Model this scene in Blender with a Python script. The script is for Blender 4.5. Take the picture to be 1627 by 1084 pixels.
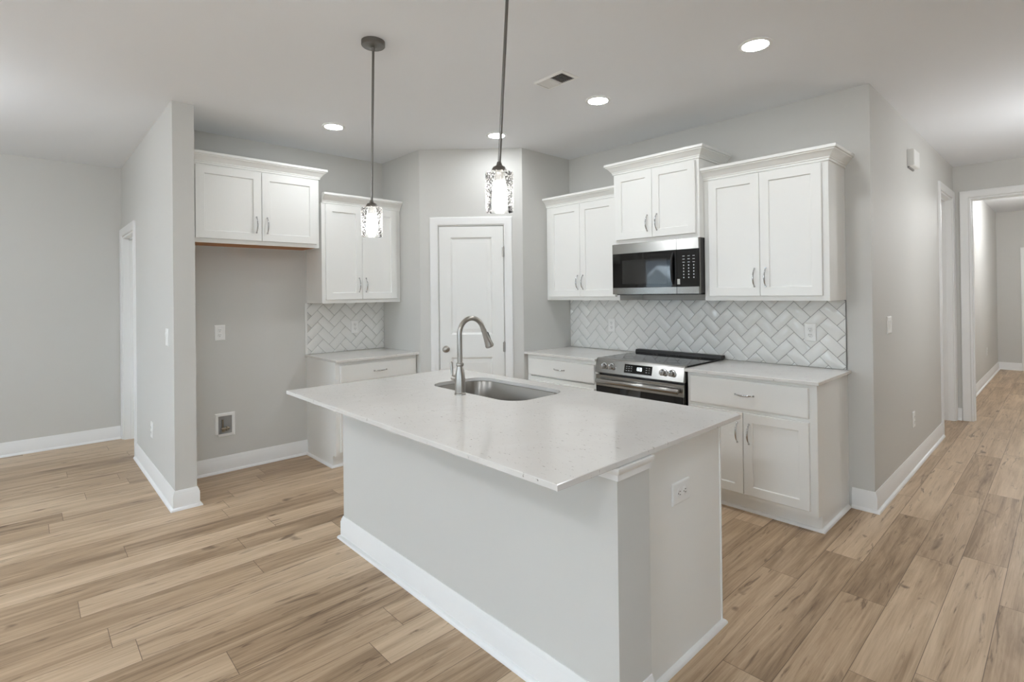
import bpy, bmesh, math, random
from mathutils import Vector, Matrix
random.seed(7)
for o in list(bpy.data.objects): bpy.data.objects.remove(o)
SC = bpy.context.scene
COL = SC.collection
PI = math.pi

# ------------------------------------------------------------------ camera
CAMP = (4.7633, -3.9243, 1.4219)
YAW, PITCH, ROLL, FPX, PX, PY = 0.8096, 0.0046, -0.0116, 831.87, 829.46, 462.30
fw = Vector((-math.sin(YAW)*math.cos(PITCH), math.cos(YAW)*math.cos(PITCH), math.sin(PITCH)))
rt = Vector((math.cos(YAW), math.sin(YAW), 0)); up = rt.cross(fw)
r2 = math.cos(ROLL)*rt + math.sin(ROLL)*up
u2 = -math.sin(ROLL)*rt + math.cos(ROLL)*up
cam = bpy.data.cameras.new('camera'); camo = bpy.data.objects.new('camera', cam); COL.objects.link(camo)
camo.matrix_world = Matrix(((r2.x, u2.x, -fw.x, CAMP[0]), (r2.y, u2.y, -fw.y, CAMP[1]), (r2.z, u2.z, -fw.z, CAMP[2]), (0, 0, 0, 1)))
cam.sensor_width = 36.0; cam.sensor_fit = 'HORIZONTAL'
cam.lens = FPX/1627*36
cam.shift_x = -(PX-813.5)/1627
cam.shift_y = (PY-542)/1627
cam.clip_start = 0.02
SC.camera = camo

# ------------------------------------------------------------------ world, exposure, light strengths
SKY_STRENGTH = 3.9
CAN_L = 41.0          # radiance of a recessed lens
BULB_L = 24.0
LIVING_L = 16.0  # living-area globes, two of them added as fill light
FAR_L = 26.0  # added fill globe in the far room
PASS_L = 22.0  # added fill globe in the passage
SC.view_settings.view_transform = 'Standard'; SC.view_settings.look = 'None'
SC.view_settings.gamma = 1; SC.view_settings.use_curve_mapping = False
SC.view_settings.exposure = 1.56
W = bpy.data.worlds.new('sky'); SC.world = W; W.use_nodes = True
wn = W.node_tree; wn.nodes.clear()
wo = wn.nodes.new('ShaderNodeOutputWorld'); wb = wn.nodes.new('ShaderNodeBackground')
wb.inputs[0].default_value = (0.72, 0.86, 1.0, 1); wb.inputs[1].default_value = SKY_STRENGTH
wn.links.new(wb.outputs[0], wo.inputs[0])
SC.cycles.diffuse_bounces = 8
SC.cycles.max_bounces = 14

H = 2.74          # ceiling
ZC = 0.893        # counter tops

# ------------------------------------------------------------------ materials
def srgb(r, g, b):
    f = lambda c: (c/255/12.92) if c/255 <= 0.04045 else ((c/255+0.055)/1.055)**2.4
    return (f(r), f(g), f(b), 1)
def mat(name, col, rough=0.5, metal=0.0, spec=0.5, emit=None, strength=0):
    m = bpy.data.materials.new(name); m.use_nodes = True
    b = m.node_tree.nodes['Principled BSDF']
    b.inputs['Base Color'].default_value = col; b.inputs['Roughness'].default_value = rough
    b.inputs['Metallic'].default_value = metal; b.inputs['Specular IOR Level'].default_value = spec
    if emit:
        b.inputs['Emission Color'].default_value = emit; b.inputs['Emission Strength'].default_value = strength
    return m
def nodes(m): return m.node_tree.nodes, m.node_tree.links, m.node_tree.nodes['Principled BSDF']
def add_bump(m, scale, strength, dist=0.002, stretch=(1, 1, 1)):
    N, L, b = nodes(m)
    tc = N.new('ShaderNodeTexCoord'); mp = N.new('ShaderNodeMapping'); mp.inputs['Scale'].default_value = stretch
    nz = N.new('ShaderNodeTexNoise'); nz.inputs['Scale'].default_value = scale; nz.inputs['Detail'].default_value = 4
    bp = N.new('ShaderNodeBump'); bp.inputs['Strength'].default_value = strength; bp.inputs['Distance'].default_value = dist
    L.new(tc.outputs['Object'], mp.inputs[0]); L.new(mp.outputs[0], nz.inputs['Vector'])
    L.new(nz.outputs['Fac'], bp.inputs['Height']); L.new(bp.outputs[0], b.inputs['Normal'])
    return nz
M = {}
M['wall'] = mat('wall_paint', srgb(209, 208, 204), 0.6, spec=0.3); add_bump(M['wall'], 220, 0.12, 0.001)
M['ceil'] = mat('ceiling_paint', srgb(236, 238, 241), 0.85, spec=0.2); add_bump(M['ceil'], 180, 0.15, 0.001)
M['trim'] = mat('trim_paint', srgb(238, 238, 237), 0.35)
M['cab'] = mat('cabinet_paint', srgb(240, 240, 237), 0.32); add_bump(M['cab'], 60, 0.03, 0.0006)
M['door'] = mat('door_paint', srgb(236, 236, 233), 0.4)
M['plastic'] = mat('white_plastic', srgb(240, 240, 238), 0.35)
M['dark'] = mat('dark_slot', srgb(30, 30, 30), 0.6)
M['black'] = mat('black_plastic', srgb(18, 18, 19), 0.35)
M['glassblk'] = mat('black_glass', srgb(9, 9, 10), 0.04, spec=0.6)
M['cookglass'] = mat('cooktop_glass', srgb(6, 6, 7), 0.05, spec=0.25)
M['window_mesh'] = mat('oven_window_screen', srgb(44, 44, 43), 0.035, spec=0.6)
M['case'] = mat('dark_grey_case', srgb(58, 57, 56), 0.45)
M['nickel'] = mat('brushed_nickel', srgb(172, 168, 162), 0.28, 1.0)
M['dnickel'] = mat('dark_brushed_nickel', srgb(128, 125, 121), 0.34, 1.0)
M['chrome'] = mat('polished_chrome', srgb(205, 205, 206), 0.10, 1.0)
M['rawwood'] = mat('raw_birch', srgb(176, 118, 70), 0.6)
M['glyph'] = mat('printed_marks', srgb(190, 195, 198), 0.5)
M['digit'] = mat('lit_display', srgb(220, 235, 240), 0.5, emit=(0.8, 0.95, 1, 1), strength=1.2)
M['lens'] = mat('lamp_lens', srgb(250, 250, 248), 0.5, emit=(0.93, 0.97, 1.0, 1), strength=CAN_L)
M['lensdim'] = mat('fill_globe', srgb(250, 250, 248), 0.5, emit=(0.91, 0.955, 1.0, 1), strength=LIVING_L)  # lens of the two added living-area fill globes
M['lensfar'] = mat('far_fill_globe', srgb(250, 250, 248), 0.5, emit=(0.98, 0.99, 1.0, 1), strength=FAR_L)
M['lenspass'] = mat('passage_fill_globe', srgb(250, 250, 248), 0.5, emit=(0.95, 0.975, 1.0, 1), strength=PASS_L)
M['lenskey'] = mat('key_globe', srgb(250, 250, 248), 0.5, emit=(0.91, 0.955, 1.0, 1), strength=LIVING_L*3.2)
M['bulb'] = mat('bulb_glow', srgb(250, 250, 248), 0.5, emit=(1, 0.95, 0.88, 1), strength=BULB_L)
M['grout'] = mat('grout', srgb(150, 149, 147), 0.8)
M['copper'] = mat('brass', srgb(150, 140, 125), 0.3, 1.0)
M['greybox'] = mat('grey_box', srgb(150, 149, 147), 0.6)

# brushed stainless
m = mat('stainless', srgb(166, 164, 160), 0.26, 1.0); M['steel'] = m
N, L, b = nodes(m)
tc = N.new('ShaderNodeTexCoord'); mp = N.new('ShaderNodeMapping'); mp.inputs['Scale'].default_value = (1.5, 40, 260)
nz = N.new('ShaderNodeTexNoise'); nz.inputs['Scale'].default_value = 4; nz.inputs['Detail'].default_value = 3
mr = N.new('ShaderNodeMapRange'); mr.inputs[3].default_value = 0.14; mr.inputs[4].default_value = 0.28
L.new(tc.outputs['Object'], mp.inputs[0]); L.new(mp.outputs[0], nz.inputs[0]); L.new(nz.outputs[0], mr.inputs[0]); L.new(mr.outputs[0], b.inputs['Roughness'])
m = mat('sink_steel', srgb(150, 147, 142), 0.3, 1.0); M['sink'] = m
add_bump(m, 8, 0.10, 0.002, (1, 1, 30))

# glazed herringbone tile
m = mat('glazed_tile', srgb(234, 234, 231), 0.10, spec=0.5); M['tile'] = m
N, L, b = nodes(m)
tc = N.new('ShaderNodeTexCoord'); nz = N.new('ShaderNodeTexNoise'); nz.inputs['Scale'].default_value = 14; nz.inputs['Detail'].default_value = 1
bp = N.new('ShaderNodeBump'); bp.inputs['Strength'].default_value = 0.35; bp.inputs['Distance'].default_value = 0.004
L.new(tc.outputs['Object'], nz.inputs[0]); L.new(nz.outputs[0], bp.inputs['Height']); L.new(bp.outputs[0], b.inputs['Normal'])

# quartz with small flecks and faint veins
m = mat('white_quartz', srgb(218, 214, 209), 0.13, spec=0.5); M['quartz'] = m
N, L, b = nodes(m)
tc = N.new('ShaderNodeTexCoord')
n1 = N.new('ShaderNodeTexNoise'); n1.inputs['Scale'].default_value = 5; n1.inputs['Detail'].default_value = 6
n1.inputs['Distortion'].default_value = 1.2
mpv = N.new('ShaderNodeMapping'); mpv.inputs['Scale'].default_value = (1.2, 3.4, 1); mpv.inputs['Rotation'].default_value = (0, 0, 0.5)
n2 = N.new('ShaderNodeTexNoise'); n2.inputs['Scale'].default_value = 42; n2.inputs['Detail'].default_value = 3; n2.inputs['Roughness'].default_value = 0.65
r1 = N.new('ShaderNodeValToRGB'); r1.color_ramp.elements[0].position = 0.35; r1.color_ramp.elements[1].position = 0.68
r1.color_ramp.elements[0].color = srgb(219, 216, 212); r1.color_ramp.elements[1].color = srgb(223, 221, 217)
r2n = N.new('ShaderNodeValToRGB'); r2n.color_ramp.elements[0].position = 0.29; r2n.color_ramp.elements[1].position = 0.355
r2n.color_ramp.elements[0].color = (1, 1, 1, 1); r2n.color_ramp.elements[1].color = (0, 0, 0, 1)
mx = N.new('ShaderNodeMix'); mx.data_type = 'RGBA'; mx.inputs[7].default_value = srgb(152, 146, 139)
L.new(tc.outputs['Object'], n1.inputs[0]); L.new(tc.outputs['Object'], mpv.inputs[0]); L.new(mpv.outputs[0], n2.inputs[0])
L.new(n1.outputs[0], r1.inputs[0]); L.new(n2.outputs[0], r2n.inputs[0])
L.new(r2n.outputs[0], mx.inputs[0]); L.new(r1.outputs[0], mx.inputs[6]); L.new(mx.outputs[2], b.inputs['Base Color'])

# clear seeded glass (thin)
def thin_glass(name, seeds=True, tint=(1, 1, 1, 1)):
    m = bpy.data.materials.new(name); m.use_nodes = True; N = m.node_tree.nodes; L = m.node_tree.links; N.clear()
    out = N.new('ShaderNodeOutputMaterial'); tr = N.new('ShaderNodeBsdfTransparent'); gl = N.new('ShaderNodeBsdfGlossy')
    tr.inputs[0].default_value = tint
    gl.inputs['Roughness'].default_value = 0.03
    fr = N.new('ShaderNodeFresnel'); fr.inputs[0].default_value = 1.5
    mxs = N.new('ShaderNodeMixShader')
    if seeds:
        tc = N.new('ShaderNodeTexCoord'); v = N.new('ShaderNodeTexVoronoi'); v.inputs['Scale'].default_value = 85
        rp = N.new('ShaderNodeValToRGB'); rp.color_ramp.elements[0].position = 0.05; rp.color_ramp.elements[1].position = 0.35
        rp.color_ramp.elements[0].color = (1, 1, 1, 1); rp.color_ramp.elements[1].color = (0, 0, 0, 1)
        bp = N.new('ShaderNodeBump'); bp.inputs['Strength'].default_value = 0.9; bp.inputs['Distance'].default_value = 0.004
        L.new(tc.outputs['Object'], v.inputs[0]); L.new(v.outputs['Distance'], rp.inputs[0]); L.new(rp.outputs[0], bp.inputs['Height'])
        L.new(bp.outputs[0], gl.inputs['Normal'])
    if seeds:
        tl = N.new('ShaderNodeBsdfTranslucent'); tl.inputs[0].default_value = (0.9, 0.92, 0.92, 1)
        ms = N.new('ShaderNodeMixShader'); mrg = N.new('ShaderNodeMapRange'); mrg.inputs[3].default_value = 0.02; mrg.inputs[4].default_value = 0.22
        L.new(rp.outputs[0], mrg.inputs[0]); L.new(mrg.outputs[0], ms.inputs[0]); L.new(tr.outputs[0], ms.inputs[1]); L.new(tl.outputs[0], ms.inputs[2]); tr = ms
    L.new(fr.outputs[0], mxs.inputs[0]); L.new(tr.outputs[0], mxs.inputs[1]); L.new(gl.outputs[0], mxs.inputs[2]); L.new(mxs.outputs[0], out.inputs[0])
    return m
M['seeded'] = thin_glass('seeded_glass', True, (0.95, 0.96, 0.96, 1))
M['pane'] = thin_glass('window_glass', False, (0.97, 0.98, 0.98, 1))

# vinyl plank floor, planks run along Y
def floor_material():
    m = mat('oak_plank_floor', srgb(180, 150, 120), 0.38, spec=0.4)
    N, L, b = nodes(m)
    def math_(op, a, c=None, d=None):
        n = N.new('ShaderNodeMath'); n.operation = op
        for i, x in enumerate((a, c, d)):
            if x is None: continue
            if isinstance(x, (int, float)): n.inputs[i].default_value = x
            else: L.new(x, n.inputs[i])
        return n.outputs[0]
    tc = N.new('ShaderNodeTexCoord'); sp = N.new('ShaderNodeSeparateXYZ'); L.new(tc.outputs['Object'], sp.inputs[0])
    PW, PL = 0.176, 1.22
    xs = math_('DIVIDE', math_('ADD', sp.outputs[0], 10*PW - 3.996 % PW), PW)
    row = math_('FLOOR', xs); fx = math_('SUBTRACT', xs, row)
    wn1 = N.new('ShaderNodeTexWhiteNoise'); wn1.noise_dimensions = '1D'; L.new(row, wn1.inputs['W'])
    ys = math_('ADD', math_('DIVIDE', sp.outputs[1], PL), math_('ADD', math_('MULTIPLY', wn1.outputs['Value'], 3.0), 20))
    idx = math_('FLOOR', ys); fy = math_('SUBTRACT', ys, idx)
    cid = N.new('ShaderNodeCombineXYZ'); L.new(row, cid.inputs[0]); L.new(idx, cid.inputs[1])
    wn2 = N.new('ShaderNodeTexWhiteNoise'); wn2.noise_dimensions = '2D'; L.new(cid.outputs[0], wn2.inputs['Vector'])
    # per plank grain coordinates
    off = N.new('ShaderNodeVectorMath'); off.operation = 'SCALE'; L.new(wn2.outputs['Color'], off.inputs[0]); off.inputs['Scale'].default_value = 40
    pos = N.new('ShaderNodeVectorMath'); pos.operation = 'ADD'; L.new(tc.outputs['Object'], pos.inputs[0]); L.new(off.outputs[0], pos.inputs[1])
    def noise(scale, stretch, detail=5, dist=0.0, rough=0.6):
        mp = N.new('ShaderNodeMapping'); mp.inputs['Scale'].default_value = stretch; L.new(pos.outputs[0], mp.inputs[0])
        nz = N.new('ShaderNodeTexNoise'); nz.inputs['Scale'].default_value = scale; nz.inputs['Detail'].default_value = detail
        nz.inputs['Distortion'].default_value = dist; nz.inputs['Roughness'].default_value = rough
        L.new(mp.outputs[0], nz.inputs[0]); return nz.outputs['Fac']
    broad = noise(1.0, (10, 0.9, 1), 4, 0.8)
    fine = noise(1.0, (75, 2.2, 1), 6, 0.6, 0.72)
    crack = noise(1.0, (26, 2.4, 1), 5, 1.6, 0.62)
    knot = noise(1.0, (8, 3.2, 1), 2, 0.8)
    ramp = N.new('ShaderNodeValToRGB'); e = ramp.color_ramp.elements
    e[0].position = 0.0; e[0].color = srgb(112, 89, 68)
    e[1].position = 1.0; e[1].color = srgb(216, 192, 163)
    for p_, c_ in ((0.25, (154, 129, 102)), (0.5, (182, 156, 127)), (0.75, (202, 177, 148))):
        q = e.new(p_); q.color = srgb(*c_)
    mix = math_('ADD', math_('MULTIPLY', wn2.outputs['Value'], 0.30), math_('ADD', math_('MULTIPLY', broad, 0.95), math_('SUBTRACT', math_('MULTIPLY', fine, 0.70), 0.42)))
    mix = math_('ADD', math_('MULTIPLY', math_('SUBTRACT', mix, 0.5), 1.4), 0.47)
    L.new(mix, ramp.inputs[0])
    cr = N.new('ShaderNodeValToRGB'); cr.color_ramp.elements[0].position = 0.31; cr.color_ramp.elements[1].position = 0.41
    cr.color_ramp.elements[0].color = (1, 1, 1, 1); cr.color_ramp.elements[1].color = (0, 0, 0, 1)
    L.new(crack, cr.inputs[0])
    kn = N.new('ShaderNodeValToRGB'); kn.color_ramp.elements[0].position = 0.25; kn.color_ramp.elements[1].position = 0.33
    kn.color_ramp.elements[0].color = (1, 1, 1, 1); kn.color_ramp.elements[1].color = (0, 0, 0, 1)
    L.new(knot, kn.inputs[0])
    dk = math_('MAXIMUM', math_('MULTIPLY', cr.outputs[0], 0.62), math_('MULTIPLY', kn.outputs[0], 0.7))
    mx1 = N.new('ShaderNodeMix'); mx1.data_type = 'RGBA'; mx1.inputs[7].default_value = srgb(78, 54, 38)
    L.new(dk, mx1.inputs[0]); L.new(ramp.outputs[0], mx1.inputs[6])
    # joints
    ex = math_('MINIMUM', fx, math_('SUBTRACT', 1.0, fx)); ey = math_('MINIMUM', fy, math_('SUBTRACT', 1.0, fy))
    jx = math_('LESS_THAN', math_('MULTIPLY', ex, PW), 0.0013); jy = math_('LESS_THAN', math_('MULTIPLY', ey, PL), 0.0013)
    j = math_('MAXIMUM', jx, jy)
    mx2 = N.new('ShaderNodeMix'); mx2.data_type = 'RGBA'; mx2.inputs[7].default_value = srgb(84, 64, 50)
    L.new(math_('MULTIPLY', j, 0.75), mx2.inputs[0]); L.new(mx1.outputs[2], mx2.inputs[6])
    L.new(mx2.outputs[2], b.inputs['Base Color'])
    bp = N.new('ShaderNodeBump'); bp.inputs['Strength'].default_value = 0.25; bp.inputs['Distance'].default_value = 0.001
    L.new(math_('SUBTRACT', fine, math_('MULTIPLY', j, 2.0)), bp.inputs['Height']); L.new(bp.outputs[0], b.inputs['Normal'])
    return m
M['floor'] = floor_material()

# ------------------------------------------------------------------ mesh helpers
def BM(): return bmesh.new()
def box(bm, x0, x1, y0, y1, z0, z1, bev=0.0):
    x0, x1 = min(x0, x1), max(x0, x1); y0, y1 = min(y0, y1), max(y0, y1); z0, z1 = min(z0, z1), max(z0, z1)
    v = [bm.verts.new((x, y, z)) for x in (x0, x1) for y in (y0, y1) for z in (z0, z1)]
    fs = [bm.faces.new([v[i] for i in q]) for q in ((0, 1, 3, 2), (4, 6, 7, 5), (0, 4, 5, 1), (2, 3, 7, 6), (0, 2, 6, 4), (1, 5, 7, 3))]
    if bev > 0:
        es = list({e for f in fs for e in f.edges})
        bmesh.ops.bevel(bm, geom=es, offset=bev, segments=2, affect='EDGES', profile=0.5)
def loft(bm, loops, cap0=True, cap1=True, closed=True):
    """loops: lists of 3D points, all the same length"""
    vs = [[bm.verts.new(p) for p in lp] for lp in loops]
    n = len(loops[0])
    for a, c in zip(vs, vs[1:]):
        for i in range(n if closed else n-1):
            k = (i+1) % n
            bm.faces.new((a[i], a[k], c[k], c[i]))
    if cap0: bm.faces.new(vs[0][::-1])
    if cap1: bm.faces.new(vs[-1])
def rect_loft(bm, x0, x1, z0, z1, prof):
    """front panel in the xz plane; prof: (inset, y)"""
    loft(bm, [[(x0+i, y, z0+i), (x1-i, y, z0+i), (x1-i, y, z1-i), (x0+i, y, z1-i)] for i, y in prof])
def sweep(bm, path, prof, f=None, close_prof=True):
    """mitred moulding. path: (a,b) points, outward is to the right; prof: (offset, h)"""
    f = f or (lambda a, c, h: (a, c, h))
    P = [Vector(p) for p in path]; n = len(P); mit = []
    for i in range(n):
        ns = []
        if i > 0: d = (P[i]-P[i-1]).normalized(); ns.append(Vector((d.y, -d.x)))
        if i < n-1: d = (P[i+1]-P[i]).normalized(); ns.append(Vector((d.y, -d.x)))
        if len(ns) == 1: mit.append(ns[0])
        else:
            s = (ns[0]+ns[1]).normalized(); mit.append(s/max(0.2, s.dot(ns[0])))
    loft(bm, [[f(p.x+o*q.x, p.y+o*q.y, h) for o, h in prof] for p, q in zip(P, mit)], closed=close_prof)
def tube(bm, pts, rad, seg=12, caps=True):
    pts = [Vector(p) for p in pts]; n = len(pts)
    rads = rad if isinstance(rad, (list, tuple)) else [rad]*n
    t0 = (pts[1]-pts[0]).normalized(); ref = Vector((0, 0, 1)) if abs(t0.z) < 0.9 else Vector((1, 0, 0))
    nrm = t0.cross(ref).normalized(); loops = []
    for i in range(n):
        t = (pts[min(i+1, n-1)]-pts[max(i-1, 0)]).normalized()
        nrm = (nrm-t*nrm.dot(t)).normalized(); bn = t.cross(nrm)
        loops.append([pts[i]+rads[i]*(math.cos(2*PI*k/seg)*nrm+math.sin(2*PI*k/seg)*bn) for k in range(seg)])
    loft(bm, loops, caps, caps)
def lathe(bm, prof, c=(0, 0, 0), axis='z', seg=32, caps=True):
    """prof: (radius, height along the axis)"""
    def pt(r, h, a):
        x, y = r*math.cos(a), r*math.sin(a)
        if axis == 'z': return (c[0]+x, c[1]+y, c[2]+h)
        if axis == 'y': return (c[0]+x, c[1]+h, c[2]+y)
        return (c[0]+h, c[1]+x, c[2]+y)
    loft(bm, [[pt(r, h, 2*PI*k/seg) for k in range(seg)] for r, h in prof], caps, caps)
def prism(bm, poly, x0, x1):
    """poly of (y,z) pulled along x"""
    loft(bm, [[(x0, y, z) for y, z in poly], [(x1, y, z) for y, z in poly]])
def obj(name, bm, m, parent=None, smooth=None, loc=None):
    bmesh.ops.recalc_face_normals(bm, faces=bm.faces)
    me = bpy.data.meshes.new(name); bm.to_mesh(me); bm.free()
    me.materials.append(M[m] if isinstance(m, str) else m)
    if smooth:
        for p in me.polygons: p.use_smooth = True
        me.set_sharp_from_angle(angle=math.radians(smooth))
    o = bpy.data.objects.new(name, me); COL.objects.link(o)
    if parent: o.parent = parent
    if loc: o.location = loc
    return o
def struct(name, bm, m, parent=None, smooth=None):
    o = obj(name, bm, m, parent, smooth)
    if not parent: o['kind'] = 'structure'
    return o
def tag(o, label, cat, group=None):
    o['label'] = label; o['category'] = cat
    if group: o['group'] = group
    return o
def thing(name, label, cat, loc=(0, 0, 0), rotz=0.0, group=None):
    o = bpy.data.objects.new(name, None); COL.objects.link(o); o.empty_display_size = 0.1
    o.location = loc; o.rotation_euler = (0, 0, rotz)
    return tag(o, label, cat, group)
def dup(root, loc, rotz, label, group=None):
    r = root.copy(); COL.objects.link(r); r.location = loc; r.rotation_euler = (0, 0, rotz); r['label'] = label
    if group: r['group'] = group
    for ch in list(root.children):
        c = ch.copy(); COL.objects.link(c); c.parent = r
        for g in list(ch.children):
            d = g.copy(); COL.objects.link(d); d.parent = c
    return r

# ------------------------------------------------------------------ room shell
XE = 3.885                     # face of the hall wall, end of the range wall
YS0, YS1 = -3.198, -3.071      # partition beside the fridge recess
XS = 0.624                     # its free end
XL = -1.90; YE = 3.39; YF = 8.42; YR = -6.6; XR = 7.6; XH = 5.6
PA, PP, PQ, PB = 0.675, 1.308, 1.340, 0.647   # pantry corner

bm = BM(); box(bm, XL-0.2, XR+0.2, YR-0.2, YF+0.3, -0.12, 0.0); struct('floor', bm, 'floor')
bm = BM(); box(bm, XL-0.2, XR+0.2, YR-0.2, YF+0.3, H, H+0.12); struct('ceiling', bm, 'ceil')
bm = BM(); box(bm, XL-0.12, XL, YR-0.12, YS1, 0, H); struct('wall_left', bm, 'wall')
DX0, DX1, DH = -1.815, -1.055, 2.035
bm = BM(); box(bm, XL, DX0, YS0, YS1, 0, H); box(bm, DX0, DX1, YS0, YS1, DH, H); box(bm, DX1, XS, YS0, YS1, 0, H); struct('wall_partition', bm, 'wall')
bm = BM(); box(bm, -0.12, 0.0, YS1, -1.0, 0, H); struct('wall_fridge', bm, 'wall')
bm = BM()
_d = Vector((PQ-PA, PP-PB)).normalized(); _n = Vector((-_d.y, _d.x))      # along the diagonal, into the pantry
def dpt(s, k): return (PA+_d.x*s+_n.x*k, -PP+_d.y*s+_n.y*k)
def pring(z, niche):
    mid = [dpt(0.171, 0), dpt(0.171, 0.055), dpt(0.763, 0.055), dpt(0.763, 0)]
    if not niche: mid = [dpt(0.171, 0), dpt(0.171, 0.0), dpt(0.763, 0.0), dpt(0.763, 0)]
    return [(x, y, z) for x, y in [(-0.1, -PP), (PA, -PP)] + mid + [(PQ, -PB), (PQ, 0.12), (PQ-0.12, 0.12), (PQ-0.12, -PB+0.10), (PA-0.05, -PP+0.16), (-0.1, -PP+0.12)]]
loft(bm, [pring(0, True), pring(2.040, True)])
loft(bm, [[q for i, q in enumerate(pring(z, False)) if i not in (3, 4)] for z in (2.040, H)])
struct('wall_pantry', bm, 'wall')
bm = BM(); box(bm, PQ-0.02, XE-0.12, 0, 0.12, 0, H); struct('wall_range', bm, 'wall')
HD0, HD1, HDH = 2.545, 3.30, 2.385
bm = BM(); box(bm, XE-0.12, XE, 0, HD0, 0, H); box(bm, XE-0.12, XE, HD0, HD1, HDH, H); box(bm, XE-0.12, XE, HD1, YE+0.12, 0, H); struct('wall_hall', bm, 'wall')
OX0, OX1 = 4.015, 5.15
bm = BM(); box(bm, XE, OX0, YE, YE+0.12, 0, H); box(bm, OX0, OX1, YE, YE+0.12, HDH, H); box(bm, OX1, XH, YE, YE+0.12, 0, H); struct('wall_hall_end', bm, 'wall')
bm = BM(); box(bm, XE-0.15, XE-0.025, YE+0.12, YF+0.12, 0, H); struct('wall_far_left', bm, 'wall')
bm = BM(); box(bm, XE-0.15, XH+0.12, YF, YF+0.12, 0, H); struct('wall_far_end', bm, 'wall')
bm = BM(); box(bm, XH, XH+0.12, 0.6, YF, 0, H); struct('wall_hall_right', bm, 'wall')
bm = BM(); box(bm, XH, XR+0.12, 0.48, 0.6, 0, H); struct('wall_right_return', bm, 'wall')
RW0, RW1 = -5.6, -4.5  # opening for the added side window
bm = BM(); box(bm, XR, XR+0.12, YR-0.12, RW0, 0, H); box(bm, XR, XR+0.12, RW1, 0.48, 0, H); box(bm, XR, XR+0.12, RW0, RW1, 0, 0.5); box(bm, XR, XR+0.12, RW0, RW1, 2.13, H); struct('wall_right', bm, 'wall')
# rear wall with three windows (behind the photographer)
WINS = [(-1.62, -0.90, 0.55, 2.13), (0.9, 2.0, 0.55, 2.13), (4.3, 5.2, 0.05, 2.13)]
bm = BM(); x = XL-0.12
for x0, x1, z0, z1 in WINS:
    box(bm, x, x0, YR-0.12, YR, 0, H); box(bm, x0, x1, YR-0.12, YR, 0, z0); box(bm, x0, x1, YR-0.12, YR, z1, H); x = x1
box(bm, x, XR, YR-0.12, YR, 0, H); struct('wall_rear', bm, 'wall')
for i, (x0, x1, z0, z1) in enumerate(WINS):
    bm = BM(); xm = (x0+x1)/2
    box(bm, x0, x1, YR-0.10, YR-0.05, z0, z0+0.05); box(bm, x0, x1, YR-0.10, YR-0.05, z1-0.05, z1)
    box(bm, x0, x0+0.05, YR-0.10, YR-0.05, z0+0.05, z1-0.05); box(bm, x1-0.05, x1, YR-0.10, YR-0.05, z0+0.05, z1-0.05)
    if x1-x0 > 1: box(bm, xm-0.03, xm+0.03, YR-0.10, YR-0.05, z0+0.05, z1-0.05)
    w = struct('window_%d' % (i+1), bm, 'trim')
    bm = BM(); box(bm, x0+0.05, x1-0.05, YR-0.078, YR-0.072, z0+0.05, z1-0.05); obj('pane', bm, 'pane', w)
    bm = BM(); C_ = [(0, 0), (0, 0.016), (0.05, 0.018), (0.075, 0.012), (0.075, 0)]
    sweep(bm, [(x0, z0), (x1, z0), (x1, z1), (x0, z1), (x0, z0)], C_, lambda a, c, h: (a, YR+h, c)); obj('window_casing', bm, 'trim', w)

bm = BM(); x0, x1 = XR+0.05, XR+0.10  # unseen side window, added to light the surfaces facing it
box(bm, x0, x1, RW0, RW1, 0.5, 0.55); box(bm, x0, x1, RW0, RW1, 2.08, 2.13)
for y_ in (RW0+0.025, RW1-0.025): box(bm, x0, x1, y_-0.025, y_+0.025, 0.55, 2.08)
w = struct('window_4', bm, 'trim')
bm = BM(); box(bm, XR+0.072, XR+0.078, RW0+0.05, RW1-0.05, 0.55, 2.08); obj('pane', bm, 'pane', w)

# ------------------------------------------------------------------ baseboards and casings
BASE = [(0, 0), (0.030, 0), (0.029, 0.008), (0.024, 0.015), (0.0145, 0.019), (0.0145, 0.098), (0.011, 0.104), (0.011, 0.110), (0.0055, 0.122), (0.004, 0.128), (0, 0.128)]
SHOE = [(0, 0), (0.018, 0), (0.017, 0.008), (0.011, 0.015), (0.0, 0.019)]
def baseboard(name, path):
    bm = BM(); sweep(bm, path, BASE); return struct(name, bm, 'trim', smooth=35)
baseboard('baseboard_left', [(XL, YS0-0.02), (XL, YR)][::-1])
baseboard('baseboard_partition', [(DX1+0.078, YS0), (XS, YS0), (XS, YS1), (0.0, YS1), (0.0, -2.078)])
baseboard('baseboard_right', [(3.758, 0.0), (XE, 0.0), (XE, HD0-0.078)])
baseboard('baseboard_far', [(XE-0.025, YE+0.14), (XE-0.025, YF), (4.165, YF)])
baseboard('baseboard_hall_end', [(XE, YE), (OX0-0.078, YE)])
dgl = Vector((PQ-PA, PP-PB)); dl = dgl.length; dgl.normalize()
def dg(s): return (PA+dgl.x*s, -PP+dgl.y*s)
baseboard('baseboard_pantry', [dg(0.0), dg(0.095)])
baseboard('baseboard_pantry_right', [dg(0.838), dg(dl)])
CASE = [(0.004, 0), (0.004, 0.010), (0.010, 0.013), (0.022, 0.013), (0.030, 0.016), (0.060, 0.019), (0.068, 0.019), (0.074, 0.016), (0.074, 0)]
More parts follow.
